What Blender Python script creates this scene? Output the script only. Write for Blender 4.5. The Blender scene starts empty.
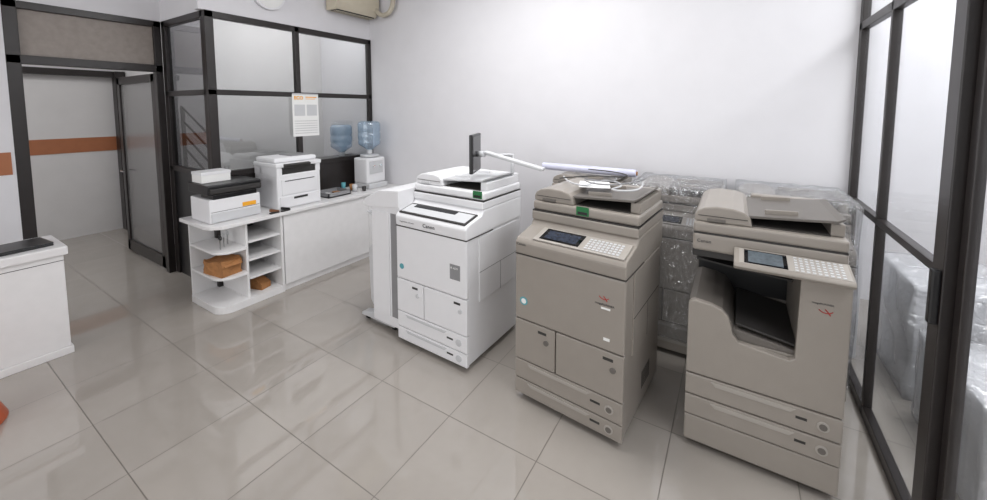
import bpy, bmesh, math, random
from mathutils import Vector, Matrix
random.seed(4)
C = bpy.context.scene.collection
# ------------------------------------------------------------ materials
def nodes(name):
    m = bpy.data.materials.new(name); m.use_nodes = True
    nt = m.node_tree; b = nt.nodes['Principled BSDF']
    return m, nt, b
def lin(c):
    return tuple(((x/255)/12.92 if x/255 < .04045 else ((x/255+.055)/1.055)**2.4) for x in c)+(1,)
def mat(name, rgb, rough=.45, metal=0, var=.04, scale=14, bump=.0, emit=0, spec=.5):
    m, nt, b = nodes(name)
    c = lin(rgb)
    n = nt.nodes.new('ShaderNodeTexNoise'); n.inputs['Scale'].default_value = scale; n.inputs['Detail'].default_value = 4
    tc = nt.nodes.new('ShaderNodeTexCoord'); nt.links.new(tc.outputs['Object'], n.inputs['Vector'])
    r = nt.nodes.new('ShaderNodeValToRGB')
    r.color_ramp.elements[0].position = .3; r.color_ramp.elements[1].position = .7
    r.color_ramp.elements[0].color = tuple(x*(1-var) for x in c[:3])+(1,)
    r.color_ramp.elements[1].color = tuple(min(1, x*(1+var)) for x in c[:3])+(1,)
    nt.links.new(n.outputs['Fac'], r.inputs['Fac']); nt.links.new(r.outputs['Color'], b.inputs['Base Color'])
    b.inputs['Roughness'].default_value = rough; b.inputs['Metallic'].default_value = metal
    b.inputs['Specular IOR Level'].default_value = spec
    if bump:
        bp = nt.nodes.new('ShaderNodeBump'); bp.inputs['Strength'].default_value = bump; bp.inputs['Distance'].default_value = .01
        nt.links.new(n.outputs['Fac'], bp.inputs['Height']); nt.links.new(bp.outputs['Normal'], b.inputs['Normal'])
    if emit:
        b.inputs['Emission Color'].default_value = c; b.inputs['Emission Strength'].default_value = emit
    return m
def glass(name, tint, refl=.06, rough=.0, haze=0, hazecol=(230, 230, 232), bump=0, bscale=8, edge=.5, stretch=None):
    m = bpy.data.materials.new(name); m.use_nodes = True; nt = m.node_tree
    nt.nodes.clear()
    o = nt.nodes.new('ShaderNodeOutputMaterial')
    t = nt.nodes.new('ShaderNodeBsdfTransparent'); t.inputs[0].default_value = lin(tint)
    g = nt.nodes.new('ShaderNodeBsdfGlossy'); g.inputs['Roughness'].default_value = rough
    lw = nt.nodes.new('ShaderNodeLayerWeight'); lw.inputs[0].default_value = .5
    pw = nt.nodes.new('ShaderNodeMath'); pw.operation = 'POWER'; pw.inputs[1].default_value = 4
    nt.links.new(lw.outputs['Facing'], pw.inputs[0])
    ml = nt.nodes.new('ShaderNodeMath'); ml.operation = 'MULTIPLY_ADD'; ml.inputs[1].default_value = edge; ml.inputs[2].default_value = refl; ml.use_clamp = True
    nt.links.new(pw.outputs[0], ml.inputs[0])
    mx = nt.nodes.new('ShaderNodeMixShader'); nt.links.new(ml.outputs[0], mx.inputs[0])
    if haze:
        d = nt.nodes.new('ShaderNodeBsdfDiffuse'); d.inputs[0].default_value = lin(hazecol)
        m2 = nt.nodes.new('ShaderNodeMixShader'); m2.inputs[0].default_value = haze
        nt.links.new(t.outputs[0], m2.inputs[1]); nt.links.new(d.outputs[0], m2.inputs[2]); nt.links.new(m2.outputs[0], mx.inputs[1])
    else:
        nt.links.new(t.outputs[0], mx.inputs[1])
    nt.links.new(g.outputs[0], mx.inputs[2]); nt.links.new(mx.outputs[0], o.inputs[0])
    if bump:
        n = nt.nodes.new('ShaderNodeTexNoise'); n.inputs['Scale'].default_value = bscale; n.inputs['Detail'].default_value = 3; n.inputs['Distortion'].default_value = 1.2
        tc = nt.nodes.new('ShaderNodeTexCoord'); mp = nt.nodes.new('ShaderNodeMapping')
        if stretch: mp.inputs['Scale'].default_value = stretch
        nt.links.new(tc.outputs['Object'], mp.inputs[0]); nt.links.new(mp.outputs[0], n.inputs['Vector'])
        bp = nt.nodes.new('ShaderNodeBump'); bp.inputs['Strength'].default_value = bump; bp.inputs['Distance'].default_value = .05
        nt.links.new(n.outputs['Fac'], bp.inputs['Height']); nt.links.new(bp.outputs['Normal'], g.inputs['Normal'])
    return m
def floor_mat(name):
    m, nt, b = nodes(name)
    tc = nt.nodes.new('ShaderNodeTexCoord'); mp = nt.nodes.new('ShaderNodeMapping')
    mp.inputs['Location'].default_value = (1.28, -1.07, 0)
    nt.links.new(tc.outputs['Object'], mp.inputs[0])
    br = nt.nodes.new('ShaderNodeTexBrick'); br.offset = 0; br.squash = 1
    br.inputs['Scale'].default_value = 1; br.inputs['Brick Width'].default_value = .53; br.inputs['Row Height'].default_value = .53
    br.inputs['Mortar Size'].default_value = .0026; br.inputs['Mortar Smooth'].default_value = .2
    br.inputs['Color1'].default_value = lin((168, 162, 155)); br.inputs['Color2'].default_value = lin((162, 156, 149)); br.inputs['Mortar'].default_value = lin((108, 101, 94))
    nt.links.new(mp.outputs[0], br.inputs['Vector'])
    n = nt.nodes.new('ShaderNodeTexNoise'); n.inputs['Scale'].default_value = 3; n.inputs['Detail'].default_value = 8; n.inputs['Distortion'].default_value = 1
    nt.links.new(tc.outputs['Object'], n.inputs['Vector'])
    r = nt.nodes.new('ShaderNodeValToRGB'); r.color_ramp.elements[0].color = (.88, .87, .86, 1); r.color_ramp.elements[1].color = (1.05, 1.05, 1.05, 1)
    nt.links.new(n.outputs['Fac'], r.inputs[0])
    mx = nt.nodes.new('ShaderNodeMixRGB'); mx.blend_type = 'MULTIPLY'; mx.inputs[0].default_value = 1
    nt.links.new(br.outputs['Color'], mx.inputs[1]); nt.links.new(r.outputs[0], mx.inputs[2])
    nt.links.new(mx.outputs[0], b.inputs['Base Color'])
    ro = nt.nodes.new('ShaderNodeMath'); ro.operation = 'MULTIPLY_ADD'; ro.inputs[1].default_value = .4; ro.inputs[2].default_value = .05
    nt.links.new(br.outputs['Fac'], ro.inputs[0]); nt.links.new(ro.outputs[0], b.inputs['Roughness'])
    bp = nt.nodes.new('ShaderNodeBump'); bp.inputs['Strength'].default_value = .2; bp.inputs['Distance'].default_value = .002; bp.invert = True
    nt.links.new(br.outputs['Fac'], bp.inputs['Height']); nt.links.new(bp.outputs[0], b.inputs['Normal'])
    b.inputs['IOR'].default_value = 1.8
    return m
M = dict(
 wall=mat('wall_paint', (220, 219, 222), .5, var=.015, scale=5, bump=.05),
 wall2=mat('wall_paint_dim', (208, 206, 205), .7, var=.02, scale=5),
 stripe=mat('terracotta_paint', (164, 103, 68), .5),
 floor=floor_mat('polished_tile'),
 frame=mat('dark_aluminium', (36, 31, 30), .35, var=.1),
 black=mat('black_plastic', (20, 20, 22), .3),
 rubber=mat('castor_rubber', (35, 35, 36), .6),
 screen=mat('screen_glass', (12, 14, 18), .08),
 white=mat('white_plastic', (230, 230, 232), .4, var=.01),
 white2=mat('offwhite_plastic', (200, 201, 203), .45, var=.02),
 lam=mat('white_laminate', (226, 225, 225), .35, var=.02),
 greige=mat('greige_plastic', (149, 142, 134), .3, var=.02),
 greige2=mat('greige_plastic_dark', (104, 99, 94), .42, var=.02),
 greige3=mat('greige_plastic_pale', (166, 160, 153), .34, var=.02),
 dgrey=mat('dark_grey_plastic', (48, 46, 45), .5),
 mgrey=mat('mid_grey_plastic', (140, 140, 142), .4),
 seam=mat('seam_shadow', (66, 63, 60), .8),
 red=mat('red_print', (170, 45, 40), .4),
 green=mat('green_sticker', (28, 110, 60), .5),
 teal=mat('teal_sticker', (90, 160, 170), .5),
 orange=mat('orange_print', (242, 172, 45), .5),
 oplast=mat('orange_plastic', (200, 95, 55), .4),
 ink=mat('ink_print', (45, 45, 50), .6),
 paper=mat('paper', (236, 236, 234), .8, var=.02),
 kraft=mat('kraft_paper', (165, 115, 70), .8, var=.12, scale=30, bump=.3),
 wood=mat('wood_brown', (120, 80, 55), .6, var=.2),
 lav=mat('lavender_paper', (206, 207, 226), .4, var=.03),
 chrome=mat('chrome', (200, 200, 200), .2, metal=1),
 beige=mat('ac_beige', (205, 196, 176), .5),
 transom=mat('frosted_transom', (150, 141, 134), .5, var=.08, scale=20),
 foam=mat('pipe_foam', (190, 182, 165), .8),
)
M['glass'] = glass('clear_glass', (243, 244, 244), .12)
M['glassd'] = glass('smoked_glass', (205, 205, 207), .10)
M['glassr'] = glass('shopfront_glass', (250, 251, 252), .03, haze=.03, hazecol=(235, 236, 238), edge=.3)
M['frost'] = glass('frosted_glass', (205, 205, 206), .08, rough=.2, haze=.40, hazecol=(165, 163, 162))
M['bottle'] = glass('blue_bottle_plastic', (225, 236, 245), .14, rough=.06, haze=.28, hazecol=(185, 207, 226), bump=.2, edge=.6)
M['bottle_refl'] = glass('reflected_bottle_plastic', (205, 226, 242), .18, rough=.06, haze=.45, hazecol=(195, 216, 236), bump=.2, edge=.6)  # denser tint for the bottle that imitates a reflection
M['wrap'] = glass('clear_plastic_wrap', (244, 245, 247), .20, rough=.08, haze=.07, bump=1.0, bscale=13, edge=.35, stretch=(1.6, 1.6, .7))
M['bubble'] = glass('milky_bubble_wrap', (235, 236, 238), .2, rough=.12, haze=.4, hazecol=(225, 226, 228), bump=1.0, bscale=14, edge=.3)

# ------------------------------------------------------------ mesh helpers
def fin(name, bm, m, parent=None, smooth=False, label=None):
    bmesh.ops.recalc_face_normals(bm, faces=bm.faces)
    me = bpy.data.meshes.new(name); bm.to_mesh(me); bm.free()
    me.materials.append(M[m] if isinstance(m, str) else m)
    if smooth:
        for p in me.polygons: p.use_smooth = True
    o = bpy.data.objects.new(name, me); C.objects.link(o)
    if parent: o.parent = parent
    if label: o['label'] = label
    return o
def addbox(bm, a, b, bev=0, rot=None, seg=2):
    a = Vector(a); b = Vector(b)
    r = bmesh.ops.create_cube(bm, size=1)
    vs = r['verts']; c = (a+b)/2; s = b-a
    for v in vs: v.co = Vector((v.co.x*s.x, v.co.y*s.y, v.co.z*s.z))+c
    if rot:
        ang, ax, piv = rot
        bmesh.ops.rotate(bm, verts=vs, cent=Vector(piv), matrix=Matrix.Rotation(ang, 3, ax))
    if bev:
        es = list({e for v in vs for e in v.link_edges})
        bmesh.ops.bevel(bm, geom=es, offset=bev, segments=seg, profile=.6, affect='EDGES')
def box(name, a, b, m, parent=None, bev=.004, rot=None, label=None, seg=2):
    bm = bmesh.new(); addbox(bm, a, b, bev, rot, seg); return fin(name, bm, m, parent, label=label)
def boxes(name, L, m, parent=None, bev=0, label=None, rot=None):
    bm = bmesh.new()
    for a, b in L: addbox(bm, a, b, bev, rot)
    return fin(name, bm, m, parent, label=label)
def prism(name, pts, axis, lo, hi, m, parent=None, bev=.004, label=None):
    bm = bmesh.new()
    def P(u, v, w):
        return {'x': (w, u, v), 'y': (u, w, v), 'z': (u, v, w)}[axis]
    A = [bm.verts.new(P(u, v, lo)) for u, v in pts]; B = [bm.verts.new(P(u, v, hi)) for u, v in pts]
    n = len(pts); bm.faces.new(A); bm.faces.new(B)
    for i in range(n): bm.faces.new((A[i], A[(i+1) % n], B[(i+1) % n], B[i]))
    bmesh.ops.recalc_face_normals(bm, faces=bm.faces)
    if bev:
        es = [e for e in bm.edges if e.calc_face_angle(0) > .5]
        bmesh.ops.bevel(bm, geom=es, offset=bev, segments=2, profile=.6, affect='EDGES', clamp_overlap=True)
    return fin(name, bm, m, parent, label=label)
def cyl(name, c, r, h, m, parent=None, axis='z', r2=None, seg=24, label=None):
    bm = bmesh.new()
    bmesh.ops.create_cone(bm, cap_ends=True, segments=seg, radius1=r, radius2=r if r2 is None else r2, depth=h)
    rot = {'z': Matrix.Identity(3), 'x': Matrix.Rotation(math.pi/2, 3, 'Y'), 'y': Matrix.Rotation(math.pi/2, 3, 'X')}[axis]
    for v in bm.verts: v.co = rot @ v.co + Vector(c)
    o = fin(name, bm, m, parent, label=label)
    for p in o.data.polygons: p.use_smooth = len(p.vertices) == 4
    return o
def lathe(name, prof, c, m, parent=None, seg=32, label=None):
    bm = bmesh.new(); rings = []
    for r, z in prof:
        rings.append([bm.verts.new((c[0]+r*math.cos(2*math.pi*i/seg), c[1]+r*math.sin(2*math.pi*i/seg), c[2]+z)) for i in range(seg)])
    for a, b in zip(rings, rings[1:]):
        for i in range(seg): bm.faces.new((a[i], a[(i+1) % seg], b[(i+1) % seg], b[i]))
    bm.faces.new(rings[0]); bm.faces.new(rings[-1])
    return fin(name, bm, m, parent, smooth=True, label=label)
def tube(name, pts, r, m, parent=None, label=None):
    cu = bpy.data.curves.new(name, 'CURVE'); cu.dimensions = '3D'; cu.bevel_depth = r; cu.bevel_resolution = 3; cu.use_fill_caps = True
    s = cu.splines.new('NURBS'); s.points.add(len(pts)-1)
    for p, q in zip(s.points, pts): p.co = (*q, 1)
    s.use_endpoint_u = True; s.order_u = min(4, len(pts)); s.resolution_u = 6
    t = bpy.data.objects.new('tmp', cu); me = bpy.data.meshes.new_from_object(t); bpy.data.objects.remove(t)
    me.name = name; me.materials.clear(); me.materials.append(M[m])
    for p in me.polygons: p.use_smooth = True
    o = bpy.data.objects.new(name, me); C.objects.link(o)
    if parent: o.parent = parent
    if label: o['label'] = label
    return o
def text(name, s, size, loc, rot, m, parent=None, bold=0):
    cu = bpy.data.curves.new(name, 'FONT'); cu.body = s; cu.size = size; cu.extrude = .0006; cu.offset = bold; cu.space_character = 1.08
    t = bpy.data.objects.new('tmp', cu); me = bpy.data.meshes.new_from_object(t); bpy.data.objects.remove(t)
    me.name = name; me.materials.clear(); me.materials.append(M[m])
    me.transform(Matrix.Translation(loc) @ Matrix.Rotation(rot[2], 4, 'Z') @ Matrix.Rotation(rot[0], 4, 'X'))
    o = bpy.data.objects.new(name, me); C.objects.link(o)
    if parent: o.parent = parent
    return o
def thing(name, loc, label, cat, rot=0, group=None, kind=None):
    e = bpy.data.objects.new(name, None); e.empty_display_size = .1; C.objects.link(e)
    e.location = loc; e.rotation_euler = (0, 0, rot); e['label'] = label; e['category'] = cat
    if group: e['group'] = group
    if kind: e['kind'] = kind
    return e
def tag(o, label, cat, kind=None, group=None):
    o['label'] = label; o['category'] = cat
    if kind: o['kind'] = kind
    if group: o['group'] = group
    return o
S = 'structure'
FX = (math.pi/2, 0, 0)
# ------------------------------------------------------------ room shell
YB = 3.45; XR = .66; XP = -3.97; XD = -4.91; YR = 1.62; H = 3.3
tag(box('floor', (-8, -4.5, -.1), (4, 5, 0), 'floor', bev=0), 'polished greyish beige square floor tiles', 'floor', S)
tag(box('ceiling', (-8, -4.5, H), (XR+.2, 5, H+.1), 'wall', bev=0), 'plain white ceiling', 'ceiling', S)
tag(box('wall_back', (-5.1, YB, 0), (XR+.1, YB+.15, H), 'wall', bev=0), 'plain white painted wall behind the copiers', 'wall', S)
tag(box('wall_left', (XD-.15, -4.5, 0), (XD, .62, H), 'wall', bev=0), 'white painted wall with a terracotta band', 'wall', S)
tag(box('trim_1', (XD, -4.5, 1.17), (XD+.006, .6, 1.35), 'stripe', bev=0), 'terracotta painted band on the white wall', 'wall band', S)
tag(box('wall_bulkhead', (XP-.09, YR-.04, 2.56), (XP-.01, YB, H), 'wall', bev=0), 'white bulkhead above the glazed partition', 'wall', S)
tag(box('wall_return', (XD, YR, 2.56), (XP-.09, YR+.08, H), 'wall', bev=0), 'white bulkhead above the narrow glazed panel', 'wall', S)
tag(box('wall_doorway', (XD-.1, .62, 2.56), (XD, YR+.08, H), 'wall', bev=0), 'white wall above the doorway', 'wall', S)
tag(box('wall_inner', (-5.12, 1.70, 0), (-5.0, YB, H), 'wall2', bev=0), 'white wall inside the glazed office', 'wall', S)
tag(box('wall_corridor', (-7.4, 1.95, 0), (-5.12, 2.05, H), 'wall2', bev=0), 'white corridor side wall', 'wall', S)
tag(box('wall_far', (-7.5, -2, 0), (-7.35, 2.05, H), 'wall2', bev=0), 'white corridor wall with a terracotta band', 'wall', S)
tag(box('trim_2', (-7.35, -2, 1.12), (-7.344, 1.84, 1.31), 'stripe', bev=0), 'terracotta painted band on the corridor wall', 'wall band', S)
tag(box('wall_outside', (2.3, -4.5, 0), (2.4, 5, 3.4), 'wall', bev=0), 'pale wall across from the shop glazing', 'wall', S)
tag(box('wall_outside_end', (XR+.15, 4.6, 0), (2.3, 4.7, 3.4), 'wall', bev=0), 'pale wall at the end of the outside passage', 'wall', S)
w = thing('door_3', (0, 0, 0), 'dark framed doorway at the corridor end', 'doorway', kind=S)
boxes('door_frame', [((-7.34, 1.84, 0), (-7.2, 1.94, 2.2)), ((-7.34, .7, 2.12), (-7.26, 1.84, 2.2))], 'frame', w)
def bars_y(L, x0, x1): return [((x0, a, c), (x1, b, d)) for a, b, c, d in L]
w = thing('window_1', (0, 0, 0), 'dark framed glazed partition above the counter', 'partition window', kind=S)
x0, x1 = XP-.05, XP
boxes('partition_frame', bars_y([(YR, YR+.07, 0, 2.56), (YB-.05, YB, 0, 2.56), (2.44, 2.49, 1.1, 2.56), (YR, YB, 2.5, 2.56), (YR, YB, 1.82, 1.87), (YR, YB, 1.07, 1.12)], x0, x1), 'frame', w, bev=.004)
box('lower_panel', (XP-.035, YR+.05, 0), (XP-.015, YB-.02, 1.09), 'frame', w, bev=0)
box('glass_pane', (XP-.03, YR+.05, 1.11), (XP-.024, 2.46, 2.52), 'glass', w, bev=0)
box('glass_pane', (XP-.03, 2.47, 1.11), (XP-.024, YB-.03, 2.52), 'glass', w, bev=0)
w = thing('window_2', (0, 0, 0), 'narrow dark framed glazed panel beside the door', 'partition window', kind=S)
xs0, xs1 = XD+.0, XP-.05
def bars_x(L, y0, y1): return [((a, y0, c), (b, y1, d)) for a, b, c, d in L]
boxes('partition_frame', bars_x([(xs0, xs0+.08, 0, 2.56), (xs1-.04, xs1+.0, 0, 2.56), (xs0, xs1, 2.5, 2.56), (xs0, xs1, 1.82, 1.87), (xs0, xs1, 1.07, 1.12)], YR, YR+.05), 'frame', w, bev=.004)
box('lower_panel', (xs0+.05, YR+.015, 0), (xs1-.01, YR+.035, 1.09), 'black', w, bev=0)
box('glass_pane', (xs0+.05, YR+.022, 1.11), (xs1-.02, YR+.028, 2.52), 'glassd', w, bev=0)
w = thing('stair_reflection_bars', (0, 0, 0), 'dark sloping bars standing in for a reflected staircase', 'stair railing')  # bars added behind the pane to imitate a staircase reflected in it
for i in range(4):
    tube('rail', [(-4.88, 1.74, 1.72-.14*i), (-4.2, 1.74, 1.40-.14*i)], .01, 'frame', w)
for xx in (-4.86, -4.22): box('rail_post', (xx-.015, 1.725, 0), (xx+.015, 1.755, 1.71 if xx < -4.5 else 1.41), 'frame', w, .003)
w = thing('door_1', (0, 0, 0), 'dark framed doorway with a frosted transom and open glazed door', 'door', kind=S)
boxes('door_frame', bars_y([(.62, .70, 0, 2.56), (YR-.06, YR, 0, 2.56), (.62, YR, 2.5, 2.56), (.62, YR, 2.06, 2.13)], XD-.08, XD), 'frame', w, bev=.004)
box('transom_pane', (XD-.045, .69, 2.12), (XD-.035, YR-.05, 2.51), 'transom', w, bev=0)
dx0, dx1, dy = -6.08, -4.99, 1.58
leaf = boxes('door_leaf', bars_x([(dx0, dx0+.08, .03, 2.05), (dx1-.08, dx1, .03, 2.05), (dx0, dx1, 1.97, 2.05), (dx0, dx1, .03, .16)], dy-.02, dy+.02), 'frame', w, bev=.003)
box('door_pane', (dx0+.07, dy-.004, .15), (dx1-.07, dy+.004, 1.98), 'frost', leaf, bev=0)
tube('door_handle', [(dx0+.05, dy-.02, .98), (dx0+.05, dy-.06, .98), (dx0+.07, dy-.06, .98), (dx0+.17, dy-.06, .98)], .009, 'chrome', leaf)
# ---- right shopfront (plane X=XR)
w = thing('window_3', (0, 0, 0), 'black framed shopfront glazing', 'shopfront window', kind=S)
X0, X1 = XR, XR+.05
boxes('shopfront_frame', bars_y([(YB-.06, YB, 0, H), (2.80, 2.83, 0, H), (2.05, 2.07, 0, H), (2.08, YB, 2.2, 2.25), (2.08, YB, 1.08, 1.115), (2.08, YB, 0, .06)], X0, X1-.01), 'frame', w, bev=.004)
box('glass_pane', (XR+.022, 2.07, .04), (XR+.028, 2.82, H-.01), 'glassr', w, bev=0)
box('glass_pane', (XR+.022, 2.82, .04), (XR+.028, YB-.03, H-.01), 'glassr', w, bev=0)
w = thing('door_2', (0, 0, 0), 'black framed glass entrance door with a latch', 'glass door', kind=S)
boxes('door_frame', bars_y([(1.955, 2.045, 0, H)], X0-.02, X1), 'frame', w, bev=.004)
leaf = boxes('door_leaf', bars_y([(1.90, 1.945, .02, 2.4), (.9, .98, .02, 2.4), (.9, 1.945, 2.3, 2.4), (.9, 1.945, .02, .06)], X0+.01, X1-.01), 'frame', w, bev=.004)
box('glass_pane', (XR+.022, .96, .05), (XR+.028, 1.91, 2.32), 'glassr', leaf, bev=0)
box('door_latch', (XR-.045, 1.96, .93), (XR-.02, 1.99, 1.13), 'black', w, bev=.006)
box('door_hinge', (XR-.04, 1.96, 2.1), (XR-.02, 2.0, 2.2), 'chrome', w, bev=.004)
def crumple(name, a, b, m, seed, amp, parent):
    bm = bmesh.new(); addbox(bm, a, b); bmesh.ops.subdivide_edges(bm, edges=bm.edges[:], cuts=14, use_grid_fill=True); bm.normal_update()
    for v in bm.verts:
        x, y, z = v.co
        k = amp*(math.sin(23*x+13*z+seed)+math.sin(19*y-17*z+seed*2)+.6*math.sin(31*x+27*y))
        if z > a[2]+.005: v.co = v.co+v.normal*k
    return fin(name, bm, m, parent, smooth=True)
for i, (x, y, sx, sy, sz) in enumerate(((1.12, 2.62, .22, .34, .5), (1.14, 3.4, .24, .3, .7))):
    o = thing('wrapped_parcel', (x, y, 0), 'tall parcel in milky bubble wrap outside the glass', 'parcel', group='bubble wrapped parcels outside the glass')
    box('parcel_carton', (-sx+.03, -sy+.03, 0), (sx-.03, sy-.03, sz-.04), 'white', o, .01)
    crumple('bubble_wrap', (-sx, -sy, 0.002), (sx, sy, sz), 'bubble', i, .008, o)

# ------------------------------------------------------------ office machines
def adf(p, z0, body, trim, stick=None, hw=.3, yf=-.15, yr=.33):
    T = .055
    f = box('document_feeder', (-hw, yf, z0), (hw, yr, z0+T), body, p, .018, seg=4)
    prism('feeder_cover', [(-hw+.004, z0+T+.001), (-hw+.004, z0+.085), (-hw+.015, z0+.108), (-hw+.045, z0+.126), (-.2, z0+.136), (-.13, z0+.134), (-.085, z0+.122), (-.06, z0+.1), (-.05, z0+T+.001)], 'y', yf+.012, yr-.02, body, f, .008)
    prism('input_tray', [(-.07, z0+.095), (.26, z0+.118), (.285, z0+.135), (.285, z0+.143), (.26, z0+.13), (-.07, z0+.107)], 'y', yf+.03, yr-.06, trim, f, .002)
    box('tray_support', (-.045, yr-.07, z0+T+.001), (hw-.01, yr-.01, z0+.125), body, f, .008)
    box('tray_side', (.24, yf+.05, z0+T+.001), (hw-.01, yr-.06, z0+.112), body, f, .006)
    box('paper_guide', (-.0, yf+.09, z0+.103), (.13, yf+.1, z0+.132), body, f, .003, rot=(-.06, 'Y', (0, 0, z0+.1)))
    box('paper_guide', (-.0, yr-.14, z0+.103), (.13, yr-.13, z0+.132), body, f, .003, rot=(-.06, 'Y', (0, 0, z0+.1)))
    box('output_slot', (-.045, yf+.04, z0+T), (.24, yr-.08, z0+T+.006), 'seam', f, 0)
    box('cover_seam', (-hw+.02, yf+.0085, z0+.085), (-.07, yf+.0125, z0+.088), 'seam', f, 0)
    box('cover_latch', (-hw+.06, yf+.004, z0+.06), (-hw+.14, yf+.0125, z0+.075), trim, f, .002)
    if stick:
        sx, sy, sz = stick
        g = box('green_sticker', (sx, sy, sz), (sx+.07, sy+.003, sz+.05), 'green', f, 0)
        box('sticker_mark', (sx+.008, sy-.001, sz+.006), (sx+.062, sy, sz+.022), 'black', g, 0)
    return f
def castors(p, hw, hd, r=.02):
    for sx in (-1, 1):
        for sy in (-1, 1):
            cyl('castor', (sx*(hw-.06), sy*(hd-.06), r), r, .025, 'rubber', p, 'x', seg=16)
def tower(loc, rot, body, trim, pale, name, label, style, group=None, stick=None):
    p = thing(name, loc, label, 'photocopier', rot, group)
    yf, yr = -.34, .34
    castors(p, .3, .34)
    box('cabinet_body', (-.293, yf+.03, .035), (.293, yr, .9), body, p, .008)
    up = prism('upper_housing', [(yf, .872), (yf-.004, .94), (yf+.012, .962), (yf+.17, .998), (yf+.19, 1.03), (yr, 1.03), (yr, .872)], 'x', -.3, .3, body, p, .01)
    d = box('front_door', (-.299, yf, .49), (.299, yf+.028, .868), body, p, .01)
    for a, b, nm in ((-.299, -.056, 'paper_deck'), (-.05, .299, 'paper_deck')):
        q = box(nm, (a, yf, .247), (b, yf+.028, .485), body, p, .006)
        cyl('release_button', ((b-.05), yf-.002, .40), .014, .01, trim, q, 'y')
        box('level_window', (b-.1, yf-.001, .44), (b-.05, yf+.002, .455), 'dgrey', q, 0)
    for z0, z1 in ((.13, .242), (.035, .125)):
        q = box('paper_drawer', (-.299, yf, z0), (.299, yf+.028, z1), body, p, .006)
        prism('handle', [(-.22, z1-.012), (-.2, z1-.03), (.12, z1-.03), (.14, z1-.012)], 'y', yf-.003, yf+.002, pale, q, .001)
        cyl('release_button', (.235, yf-.002, (z0+z1)/2), .014, .01, trim, q, 'y')
        cyl('button_rim', (.235, yf-.0005, (z0+z1)/2), .022, .008, pale, q, 'y')
        box('level_window', (.14, yf-.001, (z0+z1)/2), (.19, yf+.002, (z0+z1)/2+.012), 'dgrey', q, 0)
    sc = box('side_cover', (.29, -.2, .42), (.3, .28, .86), body, p, .004)
    boxes('side_seam', [((.299, -.2, .62), (.3008, .28, .624)), ((.299, .05, .42), (.3008, .054, .62))], 'seam' if style != 'white' else 'mgrey', sc)
    if style != 'white':
        boxes('vent_slots', [((.292, .0+.02*i, .12), (.294, .01+.02*i, .22)) for i in range(8)], 'seam', p)
    box('scanner_unit', (-.3, yf+.18, 1.03), (.3, yr, 1.082), body, p, .008)
    box('scanner_gap', (-.298, yf+.184, 1.078), (.298, yr-.004, 1.088), 'dgrey', p, 0)
    boxes('housing_seam', [((-.3005, yf-.0005, .868), (.3005, yf+.3, .872))], 'seam', p)
    R = (math.atan2(.036, .158), 'X', (0, yf+.012, .962))
    if style == 'white':
        cp = box('control_panel', (-.28, yf+.012, .962), (.28, yf+.158, .972), 'dgrey', p, .004, rot=R)
        box('panel_tray', (-.268, yf+.026, .9715), (.268, yf+.14, .974), 'white2', cp, 0, rot=R)
        box('touch_screen', (-.22, yf+.10, .9735), (.14, yf+.14, .9755), 'screen', cp, 0, rot=R)
    else:
        cp = box('control_panel', (-.2, yf+.015, .962), (.285, yf+.155, .972), pale, p, .004, rot=R)
        box('touch_screen', (-.17, yf+.03, .9715), (.05, yf+.145, .974), 'screen', cp, 0, rot=R)
        box('screen_picture', (-.15, yf+.045, .9735), (.03, yf+.13, .9745), mat('screen_image', (45, 52, 66), .2, var=.3, scale=60), cp, 0, rot=R)
        boxes('keypad', [((.08+.02*i, yf+.03+.022*j, .971), (.093+.02*i, yf+.043+.022*j, .975)) for i in range(9) for j in range(5)], 'white2', cp, rot=R)
    adf(p, 1.088, body, trim, stick)
    return p, d, up
yf = -.34
pA, dA, uA = tower((-1.70, 2.28, 0), math.radians(-2), 'white', 'white2', 'white2', 'photocopier', 'white floor-standing photocopier with side finisher and monitor arm', 'white', stick=(.215, -.153, 1.10))
pA.scale = (1.06, 1, 1)
text('logo_lettering', 'Canon', .036, (-.05, yf-.0045, .90), FX, 'ink', uA)
text('model_lettering', 'imageRUNNER ADVANCE', .011, (-.26, yf-.0045, .905), FX, 'mgrey', uA)
k = box('grey_label', (.17, yf-.001, .60), (.25, yf+.002, .70), 'mgrey', dA, 0)
text('label_lettering', 'iR ADV', .018, (.175, yf-.002, .67), FX, 'paper', dA)
cyl('round_sticker', (-.25, yf-.0005, .58), .02, .002, 'teal', dA, 'y')
fi = box('finisher', (-.60, -.30, .06), (-.303, .28, 1.0), 'white', pA, .012, label='white stepped side finisher with a sloped top')
prism('finisher_top', [(-.68, .96), (-.67, 1.0), (-.50, 1.09), (-.303, 1.11), (-.303, .985), (-.6, .95)], 'y', -.31, .28, 'white', fi, .006)
boxes('finisher_ribs', [((-.612, -.22+.045*i, .68), (-.598, -.205+.045*i, .95)) for i in range(10)], 'dgrey', fi)
box('finisher_front', (-.585, -.308, .14), (-.41, -.298, .93), 'white', fi, bev=.003)
box('finisher_recess', (-.395, -.3015, .14), (-.335, -.2985, .93), 'mgrey', fi, bev=0)
prism('finisher_side', [(-.60, .12), (-.65, .2), (-.66, .60), (-.60, .68)], 'y', -.28, .26, 'white2', fi, .006)
box('exit_slot', (-.602, -.22, .76), (-.599, .22, .80), 'black', fi, 0)
prism('output_tray', [(-.60, .80), (-.74, .87), (-.74, .88), (-.60, .825)], 'y', -.22, .22, 'white2', fi, .003)
for y0 in (-.28, .20):
    prism('finisher_foot', [(-.76, .035), (-.76, .055), (-.60, .10), (-.40, .10), (-.40, .035)], 'y', y0, y0+.07, 'white2', fi, .005)
    cyl('castor', (-.72, y0+.035, .02), .02, .025, 'rubber', fi, 'x', seg=16)
    cyl('castor', (-.43, y0+.035, .02), .02, .025, 'rubber', fi, 'x', seg=16)
MR = (math.radians(22), 'Z', (.17, 0, 1.3))
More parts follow.
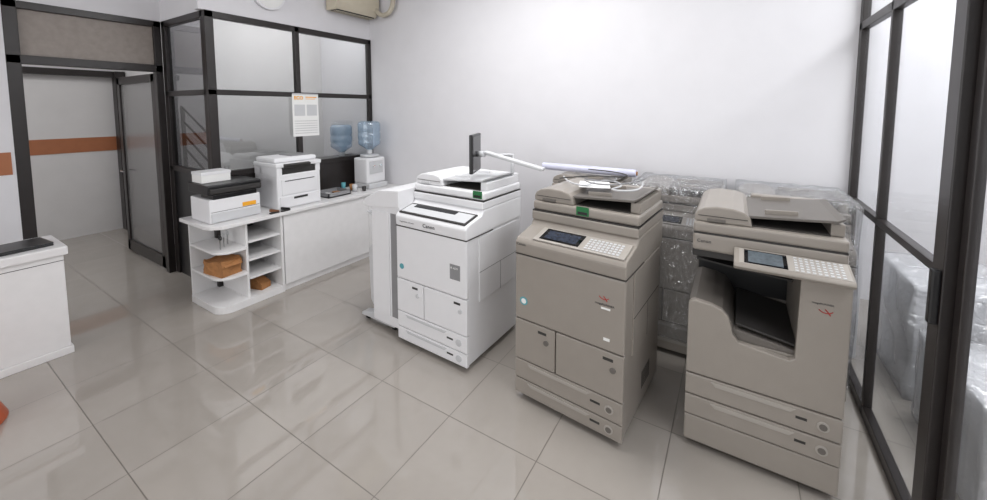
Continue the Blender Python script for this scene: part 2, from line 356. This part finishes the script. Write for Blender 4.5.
mon = box('monitor', (.12, -.12, 1.25), (.145, .14, 1.52), 'black', pA, .008, rot=MR, label='black flat monitor on an arm')
box('monitor_screen', (.1445, -.105, 1.265), (.1465, .125, 1.505), 'screen', mon, 0, rot=MR)
cyl('monitor_hinge', (.16, .03, 1.375), .022, .045, 'white2', mon, 'x')
arm = box('monitor_arm', (.17, .03, 1.365), (.62, .085, 1.388), 'white2', pA, .008, rot=(math.radians(11), 'Y', (.22, 0, 1.38)), label='white monitor arm')
cyl('arm_post', (.27, .26, 1.26), .011, .2, 'white2', arm)
tube('arm_elbow', [(.27, .26, 1.35), (.27, .2, 1.365), (.27, .08, 1.368)], .011, 'white2', arm)

pB, dB, uB = tower((-.70, 2.24, 0), math.radians(-5), 'greige', 'greige2', 'greige3', 'photocopier', 'greige floor-standing photocopier with touch panel and cluttered feeder', 'grey', stick=(-.03, -.153, 1.098))
pB.scale = (1.06, 1, 1)
text('logo_lettering', 'Canon', .02, (-.29, yf-.0045, .925), FX, 'ink', uB)
def swoosh(p, x, z, y, s=1):
    tube('swoosh_logo', [(x-.025*s, y, z+.008*s), (x-.012*s, y, z-.008*s), (x+.008*s, y, z-.008*s), (x+.022*s, y, z+.006*s)], .0018, 'red', p)
    tube('swoosh_logo', [(x-.004*s, y, z+.012*s), (x+.006*s, y, z+.002*s), (x+.014*s, y, z-.012*s)], .0022, 'red', p)
swoosh(dB, .2, .755, yf-.001)
text('model_lettering', 'imageRUNNER', .014, (.155, yf-.001, .72), FX, 'ink', dB)
box('small_label', (.185, yf-.001, .70), (.23, yf+.002, .71), 'paper', dB, 0)
box('white_label', (.2, yf-.001, .54), (.23, yf+.002, .555), 'paper', dB, 0)
cyl('round_sticker', (-.245, yf-.0005, .60), .024, .002, 'teal', dB, 'y')
cyl('sticker_centre', (-.245, yf-.001, .60), .015, .0025, 'paper', dB, 'y')

# ---- third copier with inner tray
pC = thing('photocopier', (.14, 2.42, 0), 'greige photocopier with inner output tray and angled control panel', 'photocopier')
yc = -.33
castors(pC, .3, .33)
box('pedestal', (-.3, yc+.0, .035), (.3, .33, .168), 'greige', pC, .008)
for z0, z1 in ((.174, .275), (.281, .385)):
    q = box('paper_drawer', (-.3, yc-.004, z0), (.3, yc+.03, z1), 'greige', pC, .006)
    prism('handle', [(-.19, z1-.012), (-.17, z1-.032), (.12, z1-.032), (.14, z1-.012)], 'y', yc-.007, yc-.002, 'greige3', q, .001)
    cyl('button_rim', (.235, yc-.004, (z0+z1)/2), .022, .008, 'greige3', q, 'y')
    cyl('release_button', (.235, yc-.006, (z0+z1)/2), .014, .01, 'greige2', q, 'y')
    box('level_window', (.14, yc-.005, (z0+z1)/2), (.18, yc-.003, (z0+z1)/2+.012), 'dgrey', q, 0)
box('cabinet_body', (-.297, yc+.03, .17), (.297, .33, .60), 'greige', pC, .006)
arc = [(-.3+.03*(1-math.cos(t)), .735+.03*math.sin(t)) for t in [i*math.pi/10 for i in range(6)]]
fd = prism('front_door', [(-.3, .391)]+arc+[(-.20, .757), (-.155, .742), (-.13, .715), (-.118, .68), (-.11, .64), (-.085, .605), (.105, .585), (.125, .60), (.13, .97), (.3, .97), (.3, .391)], 'y', yc-.002, yc+.03, 'greige', pC, .006)
box('side_column', (.135, yc+.028, .598), (.298, .33, 1.0), 'greige', pC, .004)
box('rear_housing', (-.298, .16, .598), (.136, .33, 1.0), 'greige2', pC, .004)  # darker colour than the body puts recess shade into the part
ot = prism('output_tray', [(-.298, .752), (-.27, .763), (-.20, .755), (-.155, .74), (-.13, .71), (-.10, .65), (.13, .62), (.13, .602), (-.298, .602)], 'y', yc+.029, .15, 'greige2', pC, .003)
box('tray_lining', (-.1, yc+.04, .655), (.134, .145, .665), 'dgrey', pC, .002, rot=(.16, 'Y', (0, 0, .66)))
prism('upper_tray', [(-.29, .875), (-.12, .86), (.134, .845), (.134, .853), (-.12, .87), (-.29, .886)], 'y', -.06, .155, 'dgrey', pC, .002)
box('recess_shade', (-.29, .15, .66), (.134, .158, .96), 'black', pC, 0)  # black sheet painting the tray recess dark in place of shade
box('scanner_unit', (-.3, -.24, .985), (.3, .33, 1.075), 'greige', pC, .018, seg=4)
box('scanner_gap', (-.296, -.236, 1.07), (.296, .326, 1.08), 'dgrey', pC, 0)
prism('output_shelf', [(-.3, .95), (.13, .95), (.13, .985), (-.3, .985)], 'y', -.22, .1, 'dgrey', pC, .003)
cpn = prism('control_panel', [(yc-.04, .972), (yc-.055, .988), (yc-.045, 1.003), (yc+.085, 1.036), (yc+.089, 1.02), (yc+.085, .99), (yc+.03, .972)], 'x', -.12, .300, 'greige', pC, .006)
R = (math.atan2(.033, .13), 'X', (0, yc-.045, 1.003))
box('panel_face', (-.1, yc-.04, 1.0028), (.29, yc+.078, 1.0045), 'greige3', cpn, 0, rot=R)
box('touch_screen', (-.08, yc-.036, 1.004), (.08, yc+.072, 1.0065), 'screen', cpn, 0, rot=R)
box('screen_picture', (-.065, yc-.028, 1.006), (.065, yc+.064, 1.0075), mat('screen_image', (90, 98, 104), .2, var=.2, scale=60), cpn, 0, rot=R)
boxes('keypad', [((.105+.0195*i, yc-.034+.019*j, 1.004), (.116+.0195*i, yc-.025+.019*j, 1.007)) for i in range(9) for j in range(6)], 'white2', cpn, rot=R)
swoosh(fd, .22, .84, yc-.003)
text('model_lettering', 'imageRUNNER', .011, (.17, yc-.003, .87), FX, 'ink', fd)
text('logo_lettering', 'Canon', .022, (-.28, -.2415, 1.03), FX, 'ink', pC)
adf(pC, 1.078, 'greige', 'greige2', yf=-.24)

# ---- back row, plastic wrapped
def wrap(p, seed):
    bm = bmesh.new()
    bmesh.ops.create_cube(bm, size=1)
    for v in bm.verts:
        v.co = Vector((v.co.x*.62, v.co.y*.695, (v.co.z+.5)*1.115+.12))
    bot = [f for f in bm.faces if f.normal.z < -.9]; bmesh.ops.delete(bm, geom=bot, context='FACES')
    bmesh.ops.subdivide_edges(bm, edges=bm.edges[:], cuts=24, use_grid_fill=True)
    bm.normal_update()
    for v in bm.verts:
        x, y, z = v.co
        k = .003*math.sin(41*x+9*z+seed)+.003*math.sin(33*y-7*z+seed*2)+.002*math.sin(60*x+50*y)
        n = v.normal
        if abs(n.z) > .6: v.co.z += k
        else:
            v.co.x += n.x*k; v.co.y += n.y*k
    fin('plastic_wrap', bm, 'wrap', p, smooth=True, label='creased clear plastic wrapping')
for i, (x, y, lb) in enumerate(((-.33, 3.12, 'grey photocopier wrapped in clear plastic against the wall'), (.315, 3.12, 'grey photocopier wrapped in clear plastic beside the glazing'), (-1.0, 3.12, 'grey photocopier against the wall carrying a paper roll'))):
    p, _, _ = tower((x, y, 0), 0, 'greige', 'greige2', 'greige3', 'photocopier', lb, 'grey', group='stored photocopiers along the wall')
    p.scale = (.95, .85, .945)
    if i < 2: wrap(p, i+1)
r = thing('paper_roll', (-1.02, 3.1, 1.170), 'long pale lavender paper roll lying on a copier', 'paper roll')
bm = bmesh.new(); bmesh.ops.create_cone(bm, cap_ends=True, segments=32, radius1=.03, radius2=.03, depth=.78)
bmesh.ops.rotate(bm, verts=bm.verts, cent=(0, 0, 0), matrix=Matrix.Rotation(math.pi/2, 3, 'Y')); bmesh.ops.translate(bm, verts=bm.verts, vec=(0, 0, .03))
fin('roll_paper', bm, 'lav', r, smooth=False)
for s in (-1, 1): cyl('roll_core', (s*.392, 0, .03), .016, .01, 'kraft', r, 'x')
o = box('paper_sheet', (-.80, 2.2, 1.2375), (-.62, 2.40, 1.2400), 'paper', bev=0, rot=(.3, 'Z', (-.75, 2.3, 1.234))); tag(o, 'white sheet of paper on the copier feeder', 'paper')
def strand(pts, z, r, m, lb): tag(tube('cable', [(x, y, z+.006*((i*7) % 3)) for i, (x, y) in enumerate(pts)], r, m), lb, 'cable')
strand([(-.96, 2.44), (-.88, 2.28), (-.80, 2.16), (-.70, 2.2), (-.74, 2.34), (-.62, 2.42), (-.52, 2.3), (-.6, 2.14), (-.48, 2.1), (-.42, 2.26), (-.46, 2.46)], 1.247, .005, 'white2', 'loose white cable tangled on the copier feeder')
strand([(-.9, 2.5), (-.78, 2.42), (-.66, 2.46), (-.56, 2.36), (-.66, 2.22), (-.78, 2.26), (-.68, 2.12), (-.5, 2.18), (-.44, 2.4)], 1.271, .004, 'mgrey', 'loose grey cable tangled on the copier feeder')
strand([(-.86, 2.12), (-.72, 2.3), (-.56, 2.24), (-.5, 2.42), (-.64, 2.5), (-.8, 2.46)], 1.293, .0035, 'dgrey', 'thin dark cable on the copier feeder')

# ------------------------------------------------------------ counter
ct = thing('shelf_unit', (0, 0, 0), 'white laminate open end shelf below the counter', 'shelf unit')
xf, xb = -3.50, -3.93
boxes('shelf_carcass', [((xb-.1, 1.43, 0), (xb-.08, 1.96, .72)), ((xb-.1, 1.655, .05), (xf-.03, 1.675, .72)), ((xb-.1, 1.945, .0), (xf, 1.965, .72))], 'lam', ct, bev=.002)
def rounded(name, z, y0, y1, p, t=.02):
    pts = [(xb-.08, y0), (xf-.12, y0)]+[(xf-.12+.12*math.sin(a), y0+.12-.12*math.cos(a)) for a in [i*math.pi/12 for i in range(1, 7)]]+[(xf, y1), (xb-.08, y1)]
    return prism(name, pts, 'z', z, z+t, 'lam', p, .002)
rounded('shelf_board', .0, 1.42, 1.945, ct, .06)
rounded('shelf_board', .50, 1.43, 1.655, ct)
rounded('shelf_board', .28, 1.43, 1.655, ct)
for z in (.22, .38, .54): box('shelf_board', (xb-.08, 1.675, z), (xf-.02, 1.945, z+.018), 'lam', ct, .002)
cb = thing('cabinet', (0, 0, 0), 'white laminate low cabinet with plain doors', 'cabinet')
box('cabinet_body', (xb-.02, 1.967, .0), (xf-.02, 3.44, .72), 'lam', cb, .002)
for a, b in ((1.975, 2.95), (2.953, 3.43)):
    d = box('cabinet_door', (xf-.019, a, .06), (xf, b, .715), 'lam', cb, .003)
wt = prism('worktop', [(-4.06, 1.38), (-3.6, 1.38), (-3.54, 1.40), (-3.475, 1.46), (-3.47, 3.445), (-3.955, 3.445), (-3.965, 1.61), (-4.06, 1.61)], 'z', .722, .752, 'lam', None, .004)
tag(wt, 'white laminate worktop along the glazed partition', 'worktop')
ZT = .753
p = thing('printer', (-3.77, 1.63, ZT), 'small white and black laser printer with scanner lid', 'printer')
box('printer_body', (-.18, -.2, .0), (.17, .2, .20), 'white', p, .012)
box('output_slot', (-.05, -.17, .198), (.172, .17, .235), 'black', p, .004)
box('scanner_lid', (-.185, -.21, .235), (.18, .21, .32), 'black', p, .012)
box('control_strip', (.178, -.2, .25), (.2, .2, .29), 'dgrey', p, .006)
d = box('paper_drawer', (.165, -.19, .01), (.18, .19, .085), 'white2', p, .006)
box('orange_label', (.17, .05, .10), (.173, .16, .135), 'orange', p, 0)
box('front_seam', (.1695, -.19, .093), (.172, .19, .096), 'seam', p, 0)
o = thing('paper_box', (-3.83, 1.55, ZT+.322), 'small white carton on the black printer lid', 'box')
box('carton', (-.09, -.11, 0), (.09, .11, .08), 'paper', o, .003); box('carton_lid', (-.093, -.113, .065), (.093, .113, .09), 'white', o, .003)
p = thing('printer', (-3.76, 2.19, ZT), 'white multifunction printer with document feeder', 'printer')
box('printer_body', (-.2, -.22, 0), (.19, .22, .33), 'white', p, .015)
box('output_slot', (-.08, -.17, .325), (.185, .17, .385), 'dgrey', p, .004)
boxes('scanner_column', [((-.2, -.22, .32), (-.08, .22, .395)), ((-.1, -.22, .32), (.19, -.17, .395)), ((-.1, .17, .32), (.19, .22, .395))], 'white', p, bev=.004)
box('scanner_bed', (-.2, -.23, .395), (.2, .23, .435), 'white', p, .01)
box('feeder_cover', (-.18, -.215, .436), (.15, .21, .482), 'white', p, .018)
box('feeder_tray', (-.12, -.02, .482), (.1, .18, .49), 'mgrey', p, .003)
box('control_panel', (.17, -.16, .395), (.225, .10, .430), 'dgrey', p, .006, rot=(.3, 'Y', (.19, 0, .41)))
q = box('paper_drawer', (.185, -.2, .015), (.2, .2, .12), 'white', p, .006)
box('handle', (.199, -.07, .085), (.204, .07, .105), 'dgrey', q, .002)
q = box('bypass_door', (.188, -.18, .13), (.197, .18, .28), 'white', p, .006)
box('door_slot', (.1965, -.15, .26), (.199, .15, .268), 'dgrey', q, 0)
p = thing('water_dispenser', (-3.74, 3.2, ZT), 'white tabletop water dispenser with two taps', 'water dispenser')
box('dispenser_body', (-.13, -.14, .06), (.1, .14, .36), 'white', p, .02)
box('drip_base', (-.13, -.14, 0), (.14, .14, .06), 'white2', p, .012)
box('tap_recess', (.098, -.1, .17), (.104, .1, .32), 'white2', p, .002)
for yy, mm in ((-.05, 'red'), (.05, 'teal')):
    t = box('tap', (.1, yy-.01, .25), (.13, yy+.01, .275), 'white', p, .004); box('tap_mark', (.1295, yy-.006, .265), (.132, yy+.006, .273), mm, t, 0)
lathe('bottle_collar', [(.08, 0), (.11, .01), (.11, .03), (.07, .035)], (-.01, 0, .36), 'white2', p)
def bottle(x, y, z, lb, m='bottle'):
    b = thing('water_bottle', (x, y, z), lb, 'water bottle', group='five gallon water bottles')
    lathe('bottle_body', [(.03, 0), (.03, .05), (.07, .08), (.125, .12), (.13, .15), (.122, .17), (.13, .19), (.13, .25), (.122, .265), (.13, .28), (.13, .36), (.12, .385), (.09, .395)], (0, 0, 0), m, b)
    lathe('bottle_neck', [(.032, 0), (.034, .01), (.034, .05), (.03, .052)], (0, 0, .0), 'white2', b)
bottle(-3.75, 3.2, ZT+.398, 'upturned blue water bottle on the dispenser')
c = thing('bottle_support', (-4.2, 3.1, 0), 'dark low cabinet added in the office under the reflection bottle', 'cabinet')  # added to carry the bottle that imitates a reflection
box('cabinet_body', (-.15, -.3, 0), (.15, .3, 1.08), 'black', c, .005)
box('cabinet_top', (-.16, -.31, 1.08), (.16, .31, 1.1), 'frame', c, .003)
bottle(-4.18, 3.13, 1.101, 'second blue bottle standing in for a reflection in the partition glass', 'bottle_refl')  # extra bottle behind the pane imitating the dispenser bottle mirrored in it
o = thing('letter_tray', (-3.72, 2.66, ZT), 'dark tray with loose items on the worktop', 'tray')
boxes('tray_body', [((-.12, -.14, 0), (.12, .14, .012)), ((-.12, -.14, 0), (-.11, .14, .05)), ((.11, -.14, 0), (.12, .14, .05)), ((-.12, -.14, 0), (.12, -.13, .05)), ((-.12, .13, 0), (.12, .14, .05))], 'mgrey', o)
for i, (x, y, m, rr, hh) in enumerate(((-3.66, 2.9, 'white2', .03, .08), (-3.75, 2.93, 'kraft', .028, .07), (-3.6, 2.98, 'dgrey', .025, .05), (-3.78, 2.84, 'teal', .024, .1))):
    o = thing('cup', (x, y, ZT), 'small cup on the worktop', 'cup', group='cups on the worktop')
    lathe('cup_body', [(rr*.8, 0), (rr, hh), (rr*.9, hh), (rr*.7, .01)], (0, 0, 0), m, o)
for i, (x, y, a, m) in enumerate(((-3.73, 2.60, .2, 'paper'), (-3.72, 2.71, -.2, 'kraft'))):
    o = box('notepad', (-.05, -.035, 0), (.05, .035, .012), m, bev=.002); o.location = (x, y, ZT+.013+.001*i); o.rotation_euler = (0, 0, a); tag(o, 'small notepad in the tray', 'notepad')
for i, (x, y, m) in enumerate(((-3.51, 1.90, 'wood'), (-3.505, 2.0, 'black'))):
    o = thing('stapler', (x, y, ZT), 'small stapler at the worktop edge', 'stapler', rot=1.57+.1*i, group='staplers on the worktop')
    prism('stapler_arm', [(-.04, .02), (.04, .012), (.04, .022), (-.03, .045), (-.04, .04)], 'y', -.012, .012, m, o, .002)
    box('stapler_base', (-.04, -.014, 0), (.04, .014, .012), 'dgrey', o, .002)
# shelf items
o = thing('cardboard_box', (-3.68, 1.535, .301), 'crumpled brown cardboard box on the open shelf', 'cardboard box', rot=.12)
bm = bmesh.new(); addbox(bm, (-.13, -.085, 0), (.13, .085, .12)); bmesh.ops.subdivide_edges(bm, edges=bm.edges[:], cuts=5, use_grid_fill=True)
rnd = random.Random(5)
for v in bm.verts:
    if v.co.z > .01: v.co += Vector((rnd.uniform(-.005, .005)-.012*math.sin(20*v.co.y), rnd.uniform(-.005, .005)+.01*math.sin(25*v.co.x), rnd.uniform(-.006, .006)+.012*math.sin(18*v.co.x+9*v.co.y)))
fin('box_body', bm, 'kraft', o)
prism('box_flap', [(.1, .115), (.16, .085), (.162, .09), (.105, .122)], 'y', -.07, .07, 'kraft', o, 0)
o = thing('folded_carton', (-3.68, 1.81, .061), 'brown cardboard carton on the bottom shelf', 'carton', rot=.3)
prism('carton_body', [(-.1, 0), (.1, 0), (.1, .05), (0, .1), (-.1, .09)], 'y', -.05, .05, 'kraft', o, .002)
for i in range(3):
    o = thing('scissors', (-3.62-.05*i, 1.50+.05*i, .521), 'scissors upright on the open shelf', 'scissors', group='scissors on the shelf')
    for s in (-1, 1):
        tube('handle_ring', [(s*.014+.013*math.cos(t), 0, .1+.018*math.sin(t)) for t in [j*math.pi/5 for j in range(11)]], .004, 'white2' if i else 'black', o)
        box('blade', (s*.006-.004, -.002, .0), (s*.006+.004, .002, .085), 'chrome', o, 0)
# calendar
c = thing('wall_calendar', (XP+.006, 2.53, 1.40), 'white wall calendar with orange heading hung on the partition', 'calendar')
box('calendar_sheet', (0, -.15, 0), (.004, .15, .45), 'paper', c, 0)
text('calendar_heading', 'ECO', .048, (.0055, -.13, .395), (math.pi/2, 0, math.pi/2), 'orange', c, .002)
boxes('heading_lines', [((.004, -.0, .415), (.0052, .13, .425)), ((.004, -.0, .398), (.0052, .11, .404))], 'orange', c)
boxes('date_grid', [((.004, -.125+.022*i, .03+.026*j), (.005, -.115+.022*i, .038+.026*j)) for i in range(12) for j in range(6)], 'mgrey', c)
box('calendar_picture', (.004, -.13, .22), (.005, -.01, .34), 'white2', c, 0); box('calendar_picture', (.004, .01, .22), (.005, .13, .34), 'white2', c, 0)
box('calendar_binder', (-.001, -.15, .445), (.007, .15, .46), 'chrome', c, .001)
# AC
a = thing('air_conditioner', (-3.965, 3.13, 2.80), 'beige split air conditioner mounted near the corner', 'air conditioner')
prism('unit_body', [(0.0, .0), (.14, .0), (.2, .07), (.215, .2), (.19, .29), (0.0, .29)], 'y', -.31, .28, 'beige', a, .01)
box('louvre', (.04, -.28, -.006), (.15, .25, .004), 'dgrey', a, 0)
for xx in (.05, .09, .13): box('louvre_fin', (xx, -.28, -.012), (xx+.005, .25, -.004), 'beige', a, 0)
tube('refrigerant_pipe', [(.18, .24, .1), (.25, .24, .02), (.36, .24, .0), (.46, .25, .06), (.48, .26, .2), (.48, .27, .49)], .028, 'foam', a)
# clock
c = thing('wall_clock', (XP-.008, 2.18, 2.83), 'round white wall clock on the bulkhead', 'clock')
cyl('clock_rim', (.02, 0, 0), .16, .036, 'white', c, 'x', seg=40)
cyl('clock_face', (.0395, 0, 0), .14, .004, 'paper', c, 'x', seg=40)
boxes('clock_hands', [((.041, -.004, 0), (.043, .004, .1)), ((.041, -.004, -.004), (.043, .07, .004))], 'black', c)
# desk
d = thing('reception_desk', (-4.08, .06, 0), 'white laminate desk near the doorway', 'desk')
box('desk_body', (-.2, -.7, .05), (.2, .6, .70), 'lam', d, .006)
box('desk_top', (-.23, -.72, .70), (.22, .62, .76), 'lam', d, .01)
box('desk_plinth', (-.21, -.71, 0), (.215, .61, .05), 'lam', d, .005)
box('desk_seam', (.1995, -.7, .66), (.2015, .6, .664), 'seam', d, 0)
l = thing('laptop', (-4.05, .45, .761), 'closed black laptop on the white desk', 'laptop', rot=.1)
box('laptop_base', (-.12, -.17, 0), (.12, .17, .014), 'black', l, .004); box('laptop_lid', (-.12, -.17, .015), (.12, .17, .024), 'black', l, .004)
s = thing('plastic_stool', (-3.41, .11, 0), 'orange plastic stool standing on the tiles', 'stool')
lathe('stool_legs', [(.2, 0), (.21, .01), (.17, .12), (.14, .25), (.12, .36), (.11, .36), (.16, .1), (.19, 0)], (0, 0, 0), 'oplast', s)
lathe('stool_seat', [(.12, .36), (.13, .37), (.13, .39), (.12, .395), (.02, .39)], (0, 0, 0), 'oplast', s)
# ------------------------------------------------------------ lights
def area(name, loc, rot, sx, sy, e, col=(1, 1, 1)):
    l = bpy.data.lights.new(name, 'AREA'); l.shape = 'RECTANGLE'; l.size = sx; l.size_y = sy; l.energy = e; l.color = col
    o = bpy.data.objects.new(name, l); C.objects.link(o); o.location = loc; o.rotation_euler = rot
    tag(o, 'unseen soft area light brightening the shop', 'light', S); return o
area('daylight_front', (-2.0, -4.2, 1.8), (math.radians(90), 0, 0), 5.5, 3, 80, (1, .998, .99))
area('ceiling_fill', (-1.5, 2.0, 3.25), (0, 0, 0), 1.6, .9, 50, (1, 1, 1))  # added overhead fill, no fitting modelled
area('office_fill', (-4.28, 2.55, 3.2), (0, 0, 0), .36, 1.4, 18)  # added fill to brighten the office behind the partition
area('corridor_fill', (-5.65, .2, 3.2), (0, 0, 0), .9, 2.4, 34)  # unseen area light over the corridor, without a fitting
area('outside_fill', (1.5, 2.0, 3.35), (0, 0, 0), 1, 4, 120)  # added fill to brighten the passage behind the shopfront glass
wd = bpy.data.worlds.new('World'); bpy.context.scene.world = wd; wd.use_nodes = True
bg = wd.node_tree.nodes['Background']; bg.inputs[0].default_value = (.96, .975, 1, 1); bg.inputs[1].default_value = .8
# ------------------------------------------------------------ camera
cam = bpy.data.cameras.new('camera'); co = bpy.data.objects.new('camera', cam); C.objects.link(co)
cam.sensor_width = 36; cam.lens = 390/987*36; cam.shift_y = -111/987; cam.clip_start = .05
co.location = (0, 0, 1.7); co.rotation_euler = (math.radians(90-4.5), 0, math.radians(31.8))
bpy.context.scene.camera = co
bpy.context.scene.view_settings.view_transform = 'Standard'
